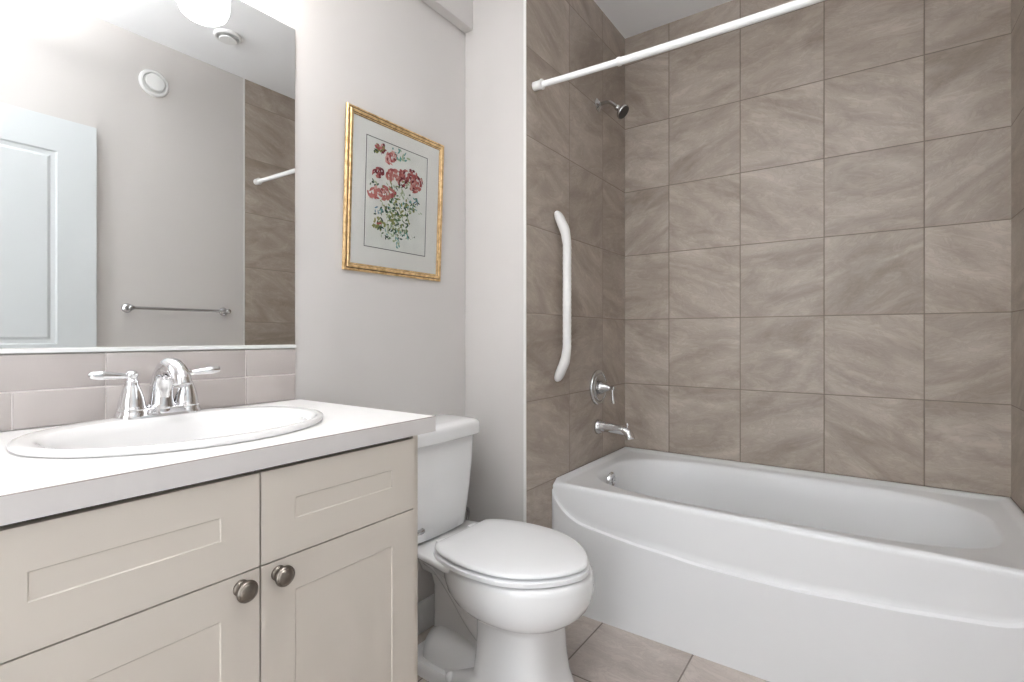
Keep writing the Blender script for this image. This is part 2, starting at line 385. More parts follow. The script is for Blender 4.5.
# drop-in sink
snk = thing('drop_in_sink', 'white oval porcelain drop-in sink set in the vanity countertop', 'sink', (SX, SY, CT))
bm = bmesh.new()
def er(a, b, z, n=2.0, cx=0, cy=0): return sell(cx * 1.45, cy, b * (.926 if cx == 0 else .90), a * 1.056, n, z, 120)   # a = half size along y, b along x
rings = [er(.205, .196, -.030), er(.205, .196, -.002), er(.236, .224, .0003), er(.2405, .2285, .002), er(.2415, .2295, .006), er(.2410, .2290, .0095), er(.2380, .226, .0118), er(.231, .219, .0128),
         er(.218, .190, .0122, 2.2, .012), er(.212, .180, .0105, 2.35, .015), er(.208, .175, .005, 2.4, .017), er(.203, .170, -.008, 2.4, .017),
         er(.190, .157, -.045, 2.3, .014), er(.168, .137, -.085, 2.2, .010), er(.135, .108, -.115, 2.1, .004), er(.08, .066, -.130, 2, 0), er(.03, .028, -.134, 2, 0)]
loft(bm, rings, cap0=False, cap1=True)
for r_ in (): pass
obj('basin', bm, M['sinkp'], snk, smooth=True, angle=60)
bm = bmesh.new(); lathe(bm, [(.0305, -.002), (.0305, .001), (.026, .0025), (.020, .001), (.018, .004), (.0003, .006)], (0, 0, -.134), n=32); obj('drain', bm, M['chrome'], snk, smooth=True)

# ------------------------------------------------------------------ faucet
FX, FY, FZ = .094, .455, CT + .0128
fau = thing('bathroom_faucet', 'chrome two-handle centerset faucet with arched spout behind the sink bowl', 'faucet', (FX, FY, FZ))
bm = bmesh.new()
def stad(hl, r, z, n=48):
    out = []
    for i in range(n):
        t = 2 * pi * i / n; y = sin(t) * r; x = cos(t) * r
        out.append(Vector((x, y + (hl if sin(t) >= 0 else -hl), z)))
    return out
loft(bm, [stad(.051, .0295, -.0012), stad(.051, .0295, .003), stad(.051, .027, .006), stad(.051, .024, .010), stad(.051, .0225, .014), stad(.051, .021, .0165), stad(.051, .017, .0175)])
obj('base_plate', bm, M['chrome'], fau, smooth=True, angle=50)
for s in (-1, 1):
    bm = bmesh.new()
    lathe(bm, [(.030, .0), (.0305, .004), (.028, .009), (.0255, .0145), (.0262, .0165), (.0262, .0185), (.0248, .020), (.0238, .028), (.0215, .041), (.0178, .054), (.0140, .064), (.0118, .070), (.0125, .0725), (.0125, .075), (.0108, .077), (.0095, .080), (.0108, .083), (.0125, .087), (.0115, .0915), (.008, .0945), (.003, .0965), (.0003, .097)], (0, s * .051, 0), n=40)
    h = obj('handle_body', bm, M['chrome'], fau, smooth=True, angle=50)
    bm = bmesh.new()
    pts = spline([(0, s * .051, .0855), (.001, s * .063, .086), (.002, s * .082, .0875), (.003, s * .103, .0895), (.0035, s * .1175, .0905), (.0036, s * .1245, .0908)], 6)
    k = len(pts); rr = [interp([0, .2, .4, .6, .8, .9, 1], [.0078, .0066, .0092, .0114, .0092, .0068, .0008], i / (k - 1)) for i in range(k)]
    tube(bm, pts, rr, 20, squash=[(1, .85)] * k)
    obj('lever', bm, M['chrome'], h, smooth=True, angle=60)
bm = bmesh.new()
lathe(bm, [(.026, .0), (.0262, .010), (.0245, .016), (.0255, .019), (.0245, .023)], (0, 0, 0), n=40)
pts = spline([(-.002, .003, .018), (-.001, .003, .040), (.004, .003, .068), (.018, .003, .092), (.042, .003, .1030), (.070, .003, .100), (.092, .003, .086), (.101, .003, .072), (.103, .003, .067)], 8)
k = len(pts); rr = [interp([0, .12, .35, .55, .75, .9, 1], [.0250, .0225, .0190, .0180, .0180, .0170, .0150], i / (k - 1)) for i in range(k)]
tube(bm, pts, rr, 28, squash=[(1.1, 1.0)] * k)
obj('spout', bm, M['chrome'], fau, smooth=True, angle=60)
bm = bmesh.new(); lathe(bm, [(.0028, 0), (.0028, .012), (.0045, .014), (.0050, .018), (.003, .022), (.0003, .023)], (-.021, 0, .0165), n=16); tube(bm, [(-.021, 0, .01), (-.021, 0, .05)], .0022, 10)
obj('drain_lift_rod', bm, M['chrome'], fau, smooth=True)

# ------------------------------------------------------------------ vanity light (its reflection shows in the mirror)
vl = thing('vanity_light', 'chrome vanity light bar with three glowing frosted glass shades above the mirror', 'wall light', (0, .4377, 2.140))
bm = bmesh.new(); box(bm, 0, .022, -.28, .28, -.04, .04, bev=.008, seg=3); obj('back_plate', bm, M['chrome'], vl, smooth=True)
for dy in (-.193, 0, .193):
    bm = bmesh.new(); tube(bm, spline([(.02, dy, 0), (.06, dy, .012), (.105, dy, .005), (.120, dy, -.020), (.120, dy, -.045)], 6), .008, 14); lathe(bm, [(.012, 0), (.028, -.004), (.032, -.02), (.030, -.028)], (.12, dy, -.028), n=28)
    a_ = obj('arm', bm, M['chrome'], vl, smooth=True)
    bm = bmesh.new(); lathe(bm, [(.026, -.03), (.040, -.038), (.052, -.055), (.059, -.085), (.062, -.12), (.0625, -.155), (.0605, -.180), (.0545, -.196), (.044, -.205), (.03, -.209), (.0003, -.210)], (.12, dy, 0), n=40)
    obj('glass_shade', bm, M['shade'], a_, smooth=True, angle=60)
# unseen bowl uplight, added to brighten the ceiling and the room
cl = thing('added_uplight', 'added unseen uplight bowl on a short stem that brightens the ceiling', 'fill light', (1.22, .12, ZC))
bm = bmesh.new(); lathe(bm, [(.06, 0), (.06, -.012), (.012, -.02), (.010, -.225), (.02, -.232)], (0, 0, 0), n=48); obj('stem', bm, M['chrome'], cl, smooth=True)
bm = bmesh.new(); lathe(bm, [(.02, -.236), (.145, -.236), (.152, -.226), (.158, -.228), (.150, -.250), (.12, -.275), (.07, -.292), (.0003, -.298)], (0, 0, 0), n=48); gbw = obj('fill_bowl', bm, M['dome'], cl, smooth=True)
bm = bmesh.new(); lathe(bm, [(.022, -.234), (.143, -.234), (.143, -.231), (.022, -.231)], (0, 0, 0), n=48); obj('fill_lens', bm, M['uplight'], gbw)

# ------------------------------------------------------------------ framed picture
ang = math.asin(.020 / .515)
pic = thing('framed_picture', 'gold framed painting of pink and red roses on the wall above the toilet', 'picture', (.0015, 1.2030, 1.290), (0, ang, 0))
W2, H = .2185, .515
prof = [(0, 0), (0, .006), (.0015, .0085), (.0045, .0095), (.0070, .0085), (.0082, .0072), (.0100, .0105), (.0130, .0130), (.0165, .0125), (.0190, .0105), (.0205, .0090), (.0225, .0090), (.0240, .0080), (.0250, .0065), (.0250, 0)]
def prof_ring(ins, h): return [Vector((h, -W2 + ins, ins)), Vector((h, W2 - ins, ins)), Vector((h, W2 - ins, H - ins)), Vector((h, -W2 + ins, H - ins))]
bm = bmesh.new()
R = [[bm.verts.new(p) for p in prof_ring(i_, h_)] for i_, h_ in prof]
dark = {4, 5, 9, 12}
for q in range(len(R)):
    a, b = R[q], R[(q + 1) % len(R)]
    for i in range(4):
        j = (i + 1) % 4; bm.faces.new((a[i], a[j], b[j], b[i])).material_index = 1 if q in dark else 0
obj('gilt_frame', bm, [M['gold'], M['gold_dark']], pic)
bm = bmesh.new(); box(bm, .001, .0050, -W2 + .024, W2 - .024, .024, H - .024); obj('mat_board', bm, M['mat_board'], pic)
RY0, RY1, RZ0, RZ1 = -W2 + .077, W2 - .084, .084, H - .072
bm = bmesh.new()
box(bm, .0049, .0052, RY0, RY1, RZ0, RZ1, mi=0)
for a in ((RY0, RY1, RZ0, RZ0 + .0022), (RY0, RY1, RZ1 - .0022, RZ1), (RY0, RY0 + .0022, RZ0, RZ1), (RY1 - .0022, RY1, RZ0, RZ1)):
    box(bm, .0049, .0054, *a, mi=1)
art = obj('painting', bm, [M['art_paper'], M['ink']], pic)
pal = {'pink': (.48, .17, .15), 'rose': (.36, .09, .09), 'dark': (.16, .025, .035), 'blush': (.62, .36, .32), 'green': (.10, .17, .08), 'olive': (.24, .26, .09), 'deep': (.03, .07, .05), 'teal': (.16, .36, .31), 'sage': (.38, .46, .30), 'white': (.80, .82, .78), 'blue': (.10, .20, .30)}
names = list(pal); pm = [mat('paint_' + k, v, .85) for k, v in pal.items()]
rnd = random.Random(11)
bm = bmesh.new(); layer = [0]
def cr2uv(x, y):
    u = (x - 37) / 345; top = -5 + 130 * u; bot = 632 + 48 * u
    return u, (y - top) / (bot - top)
def stroke(x, y, L, Wd, th, colr):
    u, v = cr2uv(x, y); u = min(.96, max(.04, u)); v = min(.97, max(.03, v))
    cy = RY0 + u * (RY1 - RY0); cz = RZ1 - v * (RZ1 - RZ0); layer[0] += 1
    xx = .00545 + layer[0] * .0000012
    pts = []
    for i in range(9):
        t = 2 * pi * i / 9; rr_ = 1 + rnd.uniform(-.25, .25)
        a_, b_ = cos(t) * L * rr_, sin(t) * Wd * rr_
        pts.append(bm.verts.new((xx, cy + a_ * cos(th) - b_ * sin(th), cz + a_ * sin(th) + b_ * cos(th))))
    bm.faces.new(pts).material_index = names.index(colr)
def cluster(x, y, rx, ry, n, L, Wd, cols, radial=False):
    for _ in range(n):
        t = rnd.uniform(0, 2 * pi); r_ = math.sqrt(rnd.random())
        th = (-t + pi / 2 + rnd.uniform(-.5, .5)) if radial else rnd.uniform(0, pi)
        stroke(x + rx * r_ * cos(t), y + ry * r_ * sin(t), L * rnd.uniform(.6, 1.3), Wd * rnd.uniform(.6, 1.3), th, rnd.choice(cols))
G1 = ['green', 'olive', 'sage', 'deep', 'olive']; K = .00135
cluster(225, 120, 42, 30, 16, 6 * K, 3 * K, ['teal', 'sage', 'teal', 'white'])
cluster(200, 75, 30, 20, 6, 5 * K, 2 * K, ['teal', 'sage'])
cluster(210, 300, 90, 60, 50, 6 * K, 2.4 * K, G1 + ['sage', 'white'])
cluster(210, 400, 105, 60, 120, 5.5 * K, 2.2 * K, G1 + ['white', 'teal', 'white'])
cluster(215, 490, 75, 70, 110, 5.5 * K, 2.3 * K, ['olive', 'sage', 'olive', 'green', 'deep', 'white'])
cluster(200, 560, 90, 30, 40, 5 * K, 2 * K, ['deep', 'green', 'teal', 'sage'])
cluster(208, 610, 16, 40, 12, 6 * K, 2 * K, ['teal', 'sage'])
cluster(110, 500, 35, 35, 24, 6 * K, 2.8 * K, ['olive', 'green', 'olive', 'deep', 'rose'])
cluster(100, 430, 30, 25, 9, 5 * K, 2 * K, ['blue', 'deep', 'teal'])
cluster(305, 390, 30, 40, 22, 5 * K, 2 * K, ['blue', 'deep', 'teal', 'green', 'white'])
cluster(75, 270, 25, 30, 10, 5 * K, 2.5 * K, ['deep', 'green', 'sage'])
cluster(110, 75, 28, 26, 20, 6 * K, 3 * K, ['rose', 'dark', 'pink', 'olive', 'blush'])
cluster(90, 95, 15, 12, 6, 5 * K, 2 * K, ['olive', 'deep'])
cluster(166, 125, 30, 36, 30, 6.5 * K, 3.2 * K, ['rose', 'dark', 'pink', 'rose', 'blush'], True)
cluster(100, 210, 28, 28, 24, 6 * K, 3 * K, ['dark', 'rose', 'dark', 'pink'], True)
cluster(195, 225, 52, 42, 46, 6.5 * K, 3.6 * K, ['pink', 'pink', 'rose', 'blush'], True)
cluster(275, 225, 45, 42, 40, 6.5 * K, 3 * K, ['rose', 'dark', 'pink', 'pink'], True)
cluster(315, 270, 40, 48, 46, 7 * K, 3.2 * K, ['pink', 'rose', 'dark', 'blush', 'pink'], True)
cluster(235, 255, 30, 35, 16, 6 * K, 3 * K, ['pink', 'dark', 'rose'], True)
cluster(125, 325, 75, 36, 60, 8 * K, 3.6 * K, ['pink', 'blush', 'rose', 'pink'], True)
cluster(130, 320, 25, 15, 8, 5 * K, 2 * K, ['white', 'dark', 'blush'])
cluster(295, 570, 22, 14, 7, 2.2 * K, .8 * K, ['deep'])
cluster(345, 432, 12, 12, 3, 4 * K, 1 * K, ['sage'])
obj('rose_brushwork', bm, pm, art, recalc=False)
bm = bmesh.new(); box(bm, .0072, .0078, -W2 + .0242, W2 - .0242, .0242, H - .0242); obj('glass_pane', bm, M['glass'], pic)

# ------------------------------------------------------------------ toilet
TY = 1.265
toi = thing('toilet', 'white two-piece toilet with closed elongated lid between vanity and tub', 'toilet', (0, TY, 0))
def oval(x0, x1, hw, z, yb=0, nb=2.6, nf=2.1, N=72, wide=.45):
    """elongated bowl outline from x0 (back) to x1 (front), half width hw"""
    cx = x0 + (x1 - x0) * wide; out = []
    for i in range(N):
        t = 2 * pi * i / N; c_, s_ = cos(t), sin(t); f = c_ >= 0
        n = nf if f else nb; a = (x1 - cx) if f else (cx - x0)
        out.append(Vector((cx + a * math.copysign(abs(c_) ** (2 / n), c_), yb + hw * math.copysign(abs(s_) ** (2 / n), s_), z)))
    return out
# bowl + pedestal, one porcelain body
bm = bmesh.new()
rings = [oval(.225, .655, .126, .0, nb=6, nf=3.6), oval(.222, .653, .125, .02, nb=6, nf=3.6), oval(.262, .640, .120, .045, nb=6, nf=3.6),
         oval(.375, .618, .118, .085, nb=6, nf=3.6), oval(.382, .610, .115, .14, nb=6, nf=3.5), oval(.385, .607, .112, .20, nb=6, nf=3.4), oval(.385, .602, .111, .240, nb=6, nf=3.2),
         oval(.380, .606, .116, .256, nb=4.5, nf=2.8), oval(.365, .628, .133, .268, nb=3.4, nf=2.5), oval(.335, .668, .158, .283, nb=2.8, nf=2.3), oval(.295, .692, .174, .303, nb=2.6, nf=2.2),
         oval(.268, .705, .182, .330, nb=2.6, nf=2.15), oval(.256, .709, .1845, .36, nb=2.6, nf=2.15), oval(.252, .707, .184, .388, nb=2.6, nf=2.15), oval(.252, .705, .183, .399, nb=2.6, nf=2.15), oval(.256, .700, .179, .4050, nb=2.6, nf=2.15), oval(.27, .69, .165, .4065, nb=2.6, nf=2.15)]
loft(bm, rings)
bowl = obj('bowl', bm, M['porc'], toi, smooth=True, angle=70)
# deck that carries the tank
bm = bmesh.new()
def rr_ring(x0, x1, hw0, hw1, z, r=.03, n=8):
    """rounded quad, half width hw0 at x0 and hw1 at x1"""
    out = []; cs = [(x1, hw1, 0), (x0, hw0, 1), (x0, -hw0, 2), (x1, -hw1, 3)]
    for cx, cy, q in cs:
        sx = -1 if q in (0, 3) else 1; sy = -1 if q in (0, 1) else 1
        ox, oy = cx + sx * r, cy + sy * r
        for i in range(n + 1):
            t = q * pi / 2 + (i / n) * pi / 2
            out.append(Vector((ox + r * cos(t), oy + r * sin(t), z)))
    return out
loft(bm, [rr_ring(.10, .34, .050, .075, .300, .03), rr_ring(.08, .345, .060, .105, .345, .03), rr_ring(.04, .35, .085, .145, .375, .03), rr_ring(.022, .355, .120, .172, .390, .03), rr_ring(.018, .355, .130, .178, .398, .03), rr_ring(.018, .355, .131, .179, .4075, .03), rr_ring(.022, .35, .128, .175, .4125, .028)])
obj('tank_deck', bm, M['porc'], toi, smooth=True, angle=60)
# trapway: neck down from deck, hump near the floor
bm = bmesh.new()
pts = spline([(.15, 0, .36), (.205, 0, .335), (.275, 0, .275), (.345, 0, .205), (.42, 0, .155), (.47, 0, .13)], 6)
tube(bm, pts, [interp([0, .3, 1], [.060, .058, .062], i / (len(pts) - 1)) for i in range(len(pts))], 28, squash=[(1.28, 1)] * len(pts))
obj('trapway', bm, M['porc'], toi, smooth=True, angle=70)
bm = bmesh.new()
rings = []
for x, hw, h in ((.135, .03, .05), (.140, .062, .085), (.160, .088, .116), (.20, .098, .132), (.26, .100, .135), (.32, .098, .130), (.37, .092, .115), (.40, .08, .095), (.41, .055, .07)):
    rings.append([Vector((x, hw * math.copysign(abs(cos(t)) ** .7, cos(t)), .03 + (h - .03) * (abs(sin(t)) ** .7 if sin(t) > 0 else -.02))) for t in [2 * pi * i / 40 for i in range(40)]])
loft(bm, rings)
obj('trap_housing', bm, M['porc'], toi, smooth=True, angle=70)
bm = bmesh.new()
loft(bm, [rr_ring(.10, .50, .118, .126, 0, .05), rr_ring(.10, .50, .118, .126, .034, .05), rr_ring(.104, .50, .113, .121, .042, .045)])
ft = obj('foot', bm, M['porc'], toi, smooth=True, angle=50)
for s in (-1, 1):
    bm = bmesh.new(); lathe(bm, [(.015, 0), (.015, .008), (.013, .014), (.008, .018), (.0003, .020)], (.30, s * .110, .036), n=24); obj('bolt_cap', bm, M['seat'], ft, smooth=True)
# web joining column and back
bm = bmesh.new(); loft(bm, [rr_ring(.14, .46, .035, .055, .03, .03), rr_ring(.14, .46, .032, .05, .25, .03), rr_ring(.10, .44, .032, .05, .34, .03)])
obj('rear_web', bm, M['porc'], toi, smooth=True, angle=60)
# tank
bm = bmesh.new()
def tank_ring(xf, hw, z, r=.035, bow=.012, x0=.012, n=8, fr=12):
    base = rr_ring(x0, xf, hw, hw, z, r, n)
    for v in base: v.y -= .018
    # bow the front
    for v in base:
        if v.x > xf - r * 1.2: v.x += bow * max(0, 1 - ((v.y + .018) / hw) ** 2)
    # subdivide front edge between last and first
    a, b = base[-1], base[0]; add = []
    for i in range(1, fr):
        t = i / fr; y = a.y + (b.y - a.y) * t; add.append(Vector((xf + bow * max(0, 1 - ((y + .018) / hw) ** 2), y, z)))
    return base + add
loft(bm, [tank_ring(.160, .140, .416, .03), tank_ring(.168, .150, .421, .040), tank_ring(.174, .156, .46, .045), tank_ring(.182, .167, .56, .045), tank_ring(.188, .174, .66, .045), tank_ring(.190, .178, .735, .045)])
tank = obj('tank', bm, M['porc'], toi, smooth=True, angle=50)
bm = bmesh.new()
loft(bm, [tank_ring(.190, .178, .7335, .04), tank_ring(.203, .187, .7350, .04), tank_ring(.206, .190, .738, .04), tank_ring(.207, .191, .742, .04), tank_ring(.207, .191, .768, .04), tank_ring(.206, .190, .776, .04), tank_ring(.202, .186, .782, .04), tank_ring(.195, .18, .786, .04), tank_ring(.16, .15, .790, .03, x0=.03)])
obj('tank_lid', bm, M['porc'], toi, smooth=True, angle=50)
bm = bmesh.new(); lathe(bm, [(.011, 0), (.011, .006), (.006, .009), (.006, .016)], (.176, -.150, .470), (1, 0, 0), 20); tube(bm, spline([(.200, -.152, .470), (.204, -.140, .471), (.204, -.128, .474)], 5), [.0085] * 10 + [.006], 14)
obj('flush_lever', bm, M['chrome_dull'], tank, smooth=True)
# seat and lid
bm = bmesh.new()
LXs = [.250, .262, .285, .31, .36, .41, .45, .49, .52, .55, .58, .605, .632, .65, .668, .682, .692, .698, .700]
LWs = [.122, .138, .153, .1645, .179, .1855, .1865, .184, .179, .171, .1575, .142, .120, .102, .079, .057, .036, .018, 0]
def lid_pts(k, z):
    """closed outline with a straight back edge, grown by k"""
    cx = .47; hp = [Vector((x, w, 0)) for x, w in zip(LXs, LWs)]
    sm = spline(hp, 4); out = []
    def g(v, sgn):
        dx, dy = v.x - cx, v.y * sgn; L_ = math.hypot(dx, dy)
        return Vector((v.x + k * dx / L_, v.y * sgn + k * dy / L_, z))
    nb_ = 10
    for i in range(nb_): out.append(g(Vector((.250, -.122 + .244 * i / nb_ + 1e-6, 0)), 1))
    out += [g(v, 1) for v in sm]
    out += [g(v, -1) for v in reversed(sm[:-1])][:-1]
    return out
ol = [lid_pts(-.004, .4110), lid_pts(.004, .4125), lid_pts(.004, .4235), lid_pts(.001, .4258)]
n_ = len(ol[0])
def hole_pts(z):
    return [Vector((.47 + (v.x - .47) * .58, v.y * .58, z)) for v in ol[0]]
R_ = loft(bm, ol + [hole_pts(.4258), hole_pts(.4110), ol[0]], False, False); bmesh.ops.remove_doubles(bm, verts=bm.verts[:], dist=1e-6)
seat = obj('seat', bm, M['seat'], toi, smooth=True, angle=50)
bm = bmesh.new()
loft(bm, [lid_pts(-.03, .4332), lid_pts(-.003, .4338), lid_pts(0, .4352), lid_pts(0, .4390), lid_pts(-.003, .4430), lid_pts(-.010, .4455), lid_pts(-.05, .4480), lid_pts(-.10, .4495)])
obj('lid', bm, M['seat'], toi, smooth=True, angle=60)
for s in (-1, 1):
    bm = bmesh.new(); box(bm, .222, .262, s * .078 - .018, s * .078 + .018, .4115, .436, bev=.006, seg=3); obj('hinge', bm, M['seat'], seat, smooth=True)
# water supply stop on the wing wall side behind the tank
sv = thing('water_supply_valve', 'small metal shut-off valve and hose on the wall behind the toilet tank', 'valve', (0, 1.49, .20))
bm = bmesh.new(); lathe(bm, [(.026, 0), (.026, .003), (.012, .008), (.008, .010), (.008, .05), (.012, .052), (.012, .07), (.0003, .071)], (0, 0, 0), (1, 0, 0), 24); obj('stop_body', bm, M['chrome_dull'], sv, smooth=True)
bm = bmesh.new(); tube(bm, spline([(.06, 0, .01), (.062, .012, .12), (.085, .005, .21), (.10, -.045, .235), (.10, -.09, .225)], 6), .006, 12); obj('braided_hose', bm, M['chrome_dull'], sv, smooth=True)

# ------------------------------------------------------------------ bathtub
tub = thing('bathtub', 'white alcove bathtub with curved apron panel along the tiled back wall', 'bathtub', (1.0305, 2.137, 0))
ox, oy = 1.0305, 2.137
g = .0015
bx0, bx1, by0, by1 = XT + g - ox, XR - g - ox, 1.770 - oy, YB - g - oy
bcx, bcy = 1.018 - ox, 2.130 - oy
ZR = .490
def br(a, b, n, z, da=0, right=0): return sell(bcx + da, bcy, a + right - .007, b, n, z, 144, a2=a - .022)
ref = br(.656, .308, 3.3, 0)
def rr_(ins_f, ins_s, z): return rect_ring(bcx, bcy, bx0 + ins_s, bx1 - ins_s, by0 + ins_f, by1 - ins_s, z, ref)
bm = bmesh.new()
rings = [rr_(.0, .0, .462), rr_(.0, 0, ZR - .010)]
rings = [rect_ring(bcx, bcy, bx0, bx1, by0, by1, ZR - .020, ref)]
# raised lip along three walls, soft roll at the front
def lipring(f, s, z, zs):
    out = rr_(f, s, z)
    for v in out:
        side = min(v.x - bx0, bx1 - v.x, by1 - v.y)
        t = max(0, min(1, (v.y - (by0 + .010)) / .02))
        v.z = z + (zs - z) * t
    return out
rings += [lipring(0, 0, ZR - .010, .500), lipring(.003, .002, ZR - .0035, .5025), lipring(.009, .012, ZR, .5025), lipring(.014, .022, ZR + .0005, .4995), lipring(.020, .032, ZR + .0003, .492), lipring(.024, .042, ZR, ZR)]
rings += [br(.664, .316, 3.3, ZR - .0003), br(.660, .312, 3.3, ZR - .002), br(.654, .306, 3.3, ZR - .009), br(.649, .301, 3.2, ZR - .028), br(.640, .292, 3.1, ZR - .08),
          br(.622, .275, 3.0, ZR - .18, right=-.045), br(.600, .255, 2.9, ZR - .28, right=-.10), br(.575, .235, 2.8, ZR - .345, right=-.14), br(.53, .205, 2.7, ZR - .375, right=-.16), br(.45, .16, 2.6, ZR - .385, right=-.16), br(.2, .08, 2.3, ZR - .388, right=-.05)]
loft(bm, rings, cap0=False)
shell = obj('tub_shell', bm, M['acr'], tub, smooth=True, angle=60)
# apron
cd = [0, .15, .27, .367, .43, .52, .585, .627, .660, .690, .712, .726, .7325]
cz = [.2965, .298, .3075, .3135, .320, .3305, .339, .351, .368, .392, .418, .446, .480]
cur = spline([(a_, 0, b_) for a_, b_ in zip(cd, cz)], 6)
def zc(d):
    return interp([p.x for p in cur], [p.z for p in cur], abs(d))
bm = bmesh.new(); cols_ = []
xs = sorted(set([round(-.731 + 1.462 * i / 120, 5) for i in range(121)] + [s * (.66 + .0045 * i) for i in range(16) for s in (-1, 1)]))
for x in xs:
    z1 = zc(x); d_ = abs(x); col_ = []
    zs_ = [ZR - .0035, ZR - .0068, ZR - .010, ZR - .020]
    top = ZR - .020
    hi = min(z1 + .012, top - .001)
    for q in range(1, 7): zs_.append(top + (hi - top) * q / 6)
    lo = hi - .0085
    for q in range(1, 10): zs_.append(hi + (lo - hi) * q / 9)
    for q in range(1, 13): zs_.append(lo + (0.0 - lo) * q / 12)
    for z in zs_:
        t = max(0, min(1, (hi - z) / .0075)); st = t * t * (3 - 2 * t)
        y = by0 - .011 * st
        if z > ZR - .0110: y = by0 + .0001 + (0.003 if z > ZR - .005 else 0.0008 if z > ZR - .008 else 0)
        edge = max(0, (d_ - .722) / .009)
        col_.append(bm.verts.new((x, y + .004 * min(1, edge), z)))
    cols_.append(col_)
for a, b in zip(cols_, cols_[1:]):
    for i in range(len(a) - 1): bm.faces.new((a[i], b[i], b[i + 1], a[i + 1]))
# return flanges at both ends
for ci, s in ((0, -1), (-1, 1)):
    a = cols_[ci]; back = [bm.verts.new((v.co.x, by0 + .03, v.co.z)) for v in a]
    for i in range(len(a) - 1): bm.faces.new((a[i], a[i + 1], back[i + 1], back[i]))
obj('apron', bm, M['acr'], tub, smooth=True, angle=50)
bm = bmesh.new(); lathe(bm, [(.038, 0), (.038, .006), (.034, .013), (.024, .017), (.021, .012), (.0003, .012)], (.4035 - ox - .006, 2.105 - oy, .437), (1, 0, -.12), 32); box(bm, .4035 - ox - .002, .4035 - ox + .012, 2.102 - oy, 2.108 - oy, .425, .449, bev=.002); obj('overflow_plate', bm, M['chrome'], tub, smooth=True)
bm = bmesh.new(); lathe(bm, [(.035, 0), (.035, .003), (.028, .005), (.022, .002), (.0003, .006)], (-.50, bcy, ZR - .384), n=32); obj('drain', bm, M['chrome'], tub, smooth=True)

# ------------------------------------------------------------------ tub fixtures on the plumbing wall
PY = 2.187
v_ = thing('shower_valve', 'round chrome mixing valve with a short lever on the left tiled wall', 'shower control', (XT, PY, .841))
bm = bmesh.new(); lathe(bm, [(.083, 0), (.083, .006), (.081, .011), (.076, .014), (.070, .0135), (.067, .009), (.064, .0085), (.061, .014), (.057, .017), (.046, .016), (.040, .011), (.030, .010)], (0, 0, 0), (1, 0, 0), 56); obj('escutcheon', bm, M['chrome_dull'], v_, smooth=True, angle=45)
bm = bmesh.new(); lathe(bm, [(.031, .009), (.031, .022), (.026, .030), (.021, .040), (.0165, .050), (.012, .058), (.009, .066), (.0095, .074), (.012, .080), (.010, .086), (.0003, .089)], (0, 0, 0), (1, 0, 0), 36); hb = obj('handle_hub', bm, M['chrome_dull'], v_, smooth=True, angle=45)
bm = bmesh.new(); tube(bm, [(.074, 0, .008), (.075, 0, -.005), (.076, 0, -.03), (.078, 0, -.055), (.079, 0, -.068), (.079, 0, -.073)], [.0055, .006, .0055, .0075, .0082, .003], 18); obj('lever', bm, M['chrome'], hb, smooth=True, angle=60)
s_ = thing('tub_spout', 'chrome tub spout with a diverter knob below the mixing valve', 'tub spout', (XT, PY, .655))
bm = bmesh.new(); lathe(bm, [(.036, 0), (.036, .004), (.034, .012), (.029, .018), (.026, .026), (.022, .030)], (0, 0, 0), (1, 0, 0), 40); obj('flange', bm, M['chrome_dull'], s_, smooth=True, angle=45)
bm = bmesh.new()
pts = spline([(.02, 0, .002), (.06, 0, .001), (.10, 0, -.001), (.130, 0, -.005), (.150, 0, -.014), (.160, 0, -.028), (.163, 0, -.040)], 6); k = len(pts)
tube(bm, pts, [interp([0, .1, .5, .75, .9, 1], [.028, .0235, .0205, .0220, .0210, .0200], i / (k - 1)) for i in range(k)], 26)
sb = obj('spout_body', bm, M['chrome'], s_, smooth=True, angle=60)
bm = bmesh.new(); lathe(bm, [(.004, 0), (.004, .018), (.0065, .020), (.0075, .026), (.006, .031), (.0003, .033)], (.148, 0, .000), (0, 0, 1), 18); obj('diverter_knob', bm, M['chrome'], sb, smooth=True)
h_ = thing('fixed_shower', 'small chrome shower head on a bent arm high on the tiled wall', 'shower head', (XT, PY, 2.174))
bm = bmesh.new(); lathe(bm, [(.030, 0), (.030, .003), (.026, .008), (.016, .013), (.012, .016)], (0, 0, 0), (1, 0, 0), 36); obj('flange', bm, M['chrome_dull'], h_, smooth=True)
bm = bmesh.new(); tube(bm, spline([(.005, 0, 0), (.040, 0, .001), (.060, 0, -.003), (.080, 0, -.018), (.096, 0, -.035)], 6), .0085, 18); obj('arm', bm, M['chrome_dull'], h_, smooth=True, angle=60)
dv = Vector((.72, 0, -.69))
bm = bmesh.new(); lathe(bm, [(.008, -.002), (.0125, .002), (.0135, .010), (.010, .016), (.012, .020), (.020, .028), (.029, .036), (.033, .041), (.034, .048), (.032, .051), (.030, .051)], (.094, 0, -.033), dv, 36); hd = obj('head_shell', bm, M['chrome_dull'], h_, smooth=True, angle=50)
bm = bmesh.new(); lathe(bm, [(.0305, .050), (.0295, .0525), (.0003, .0515)], (.094, 0, -.033), dv, 36); obj('spray_face', bm, M['rubber'], hd, smooth=True)

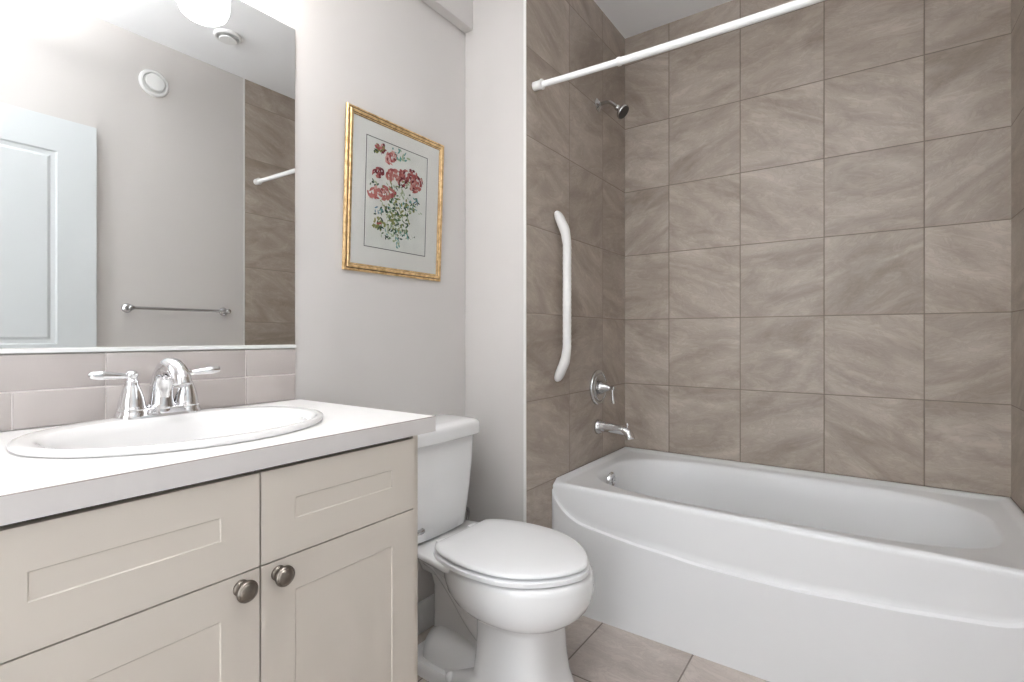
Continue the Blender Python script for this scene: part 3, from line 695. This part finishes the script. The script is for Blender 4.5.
# grab bar
gb = thing('grab_bar', 'white ribbed vertical grab bar on the left tiled wall above the tub', 'grab bar', (XT, 1.800, 1.245))
half = .349
ctrl = [(.005, 0, -half + .001), (.011, 0, -half + .018), (.024, 0, -half + .048), (.041, 0, -half + .088), (.050, 0, -half + .140)]
path = spline(ctrl, 6)
mid = [Vector((.050, 0, z)) for z in [-half + .140 + (2 * half - .28) * i / 120 for i in range(1, 120)]]
path = path + mid + [Vector((p.x, p.y, -p.z)) for p in reversed(spline(ctrl, 6))]
k = len(path); rads = []; sq = []
for i, p in enumerate(path):
    e = max(0, (abs(p.z) - (half - .14)) / .14)
    r_ = interp([0, .3, .6, .8, .9, .96, 1], [.0175, .0190, .0235, .0275, .0255, .0195, .007], e)
    if e <= .02: r_ += 0.0006 * sin(p.z * 2 * pi / .021)
    f_ = interp([0, .4, .8, 1], [1, 1, .62, .45], e)
    rads.append(r_); sq.append((1, f_) if abs(frame_of(Vector((.3, 0, 1)))[0].y) > .5 else (f_, 1))
bm = bmesh.new(); tube(bm, path, rads, 28, squash=sq); obj('bar', bm, M['plastic'], gb, smooth=True, angle=80)
# curtain rod
rod = thing('shower_curtain_rod', 'white telescoping shower curtain rod spanning the tub alcove', 'curtain rod', (XT, 1.631, 2.036))
dY = .016; LX = XR - XT
def rp(t, sag=.014): return Vector((t * LX, dY * t, -sag * 4 * t * (1 - t)))
bm = bmesh.new(); tube(bm, [rp(i / 60) for i in range(0, 17)], .0115, 24); obj('inner_tube', bm, M['rod'], rod, smooth=True)
bm = bmesh.new(); tube(bm, [rp(.235 + .765 * i / 60) for i in range(0, 61)], .0128, 24); obj('outer_tube', bm, M['rod'], rod, smooth=True)
bm = bmesh.new(); lathe(bm, [(.0165, 0), (.0165, .030), (.0135, .032), (.0195, .034), (.0195, .038), (.013, .040)], rp(0) + Vector((.0008, 0, 0)), (1, 0, -.03), 28); obj('end_cap', bm, M['plastic'], rod, smooth=True, angle=45)
bm = bmesh.new(); lathe(bm, [(.0185, 0), (.0185, .026), (.0155, .030), (.020, .032), (.020, .036), (.014, .038)], rp(1) - Vector((.0008, 0, 0)), (-1, 0, -.03), 28); obj('end_cap', bm, M['plastic'], rod, smooth=True, angle=45)
bm = bmesh.new(); lathe(bm, [(.0118, -.006), (.0150, -.005), (.0150, .004), (.0136, .006)], rp(.236), (1, 0, 0), 28); obj('joint_collar', bm, M['plastic'], rod, smooth=True, angle=45)

# ------------------------------------------------------------------ right wall and ceiling items seen in the mirror
tb = thing('towel_bar', 'chrome towel bar on the right wall, seen reflected in the mirror', 'towel bar', (XR, 1.2155, 1.226))
for s in (-1, 1):
    bm = bmesh.new(); lathe(bm, [(.024, 0), (.024, .003), (.020, .008), (.013, .012), (.0105, .016), (.0105, .046), (.0135, .050), (.0135, .066), (.010, .070), (.0003, .071)], (0, s * .236, 0), (-1, 0, 0), 32); obj('post', bm, M['chrome_dull'], tb, smooth=True, angle=45)
bm = bmesh.new(); tube(bm, [(-.058, -.236 + .472 * i / 8, 0) for i in range(9)], .0078, 20); obj('bar', bm, M['chrome_dull'], tb, smooth=True)
def disc_vent(name, label, cat, loc, ax, R):
    t = thing(name, label, cat, loc)
    bm = bmesh.new(); lathe(bm, [(R, 0), (R, .004), (R * .97, .010), (R * .90, .014), (R * .78, .013), (R * .72, .006), (R * .70, .002)], (0, 0, 0), ax, 48); obj('rim', bm, M['white_trim'], t, smooth=True)
    bm = bmesh.new(); lathe(bm, [(R * .30, .001), (R * .30, .016), (R * .60, .017), (R * .64, .021), (R * .60, .025), (R * .2, .026), (.0003, .026)], (0, 0, 0), ax, 48); obj('valve_disc', bm, M['white_trim'], t, smooth=True)
    return t
disc_vent('exhaust_valve', 'round white air valve high on the right wall, seen in the mirror', 'air vent', (XR, 1.098, 2.420), (-1, 0, 0), .069)
disc_vent('ceiling_vent', 'round white vent on the ceiling, seen in the mirror below the lamp', 'air vent', (1.393, 1.302, ZC), (0, 0, -1), .066)
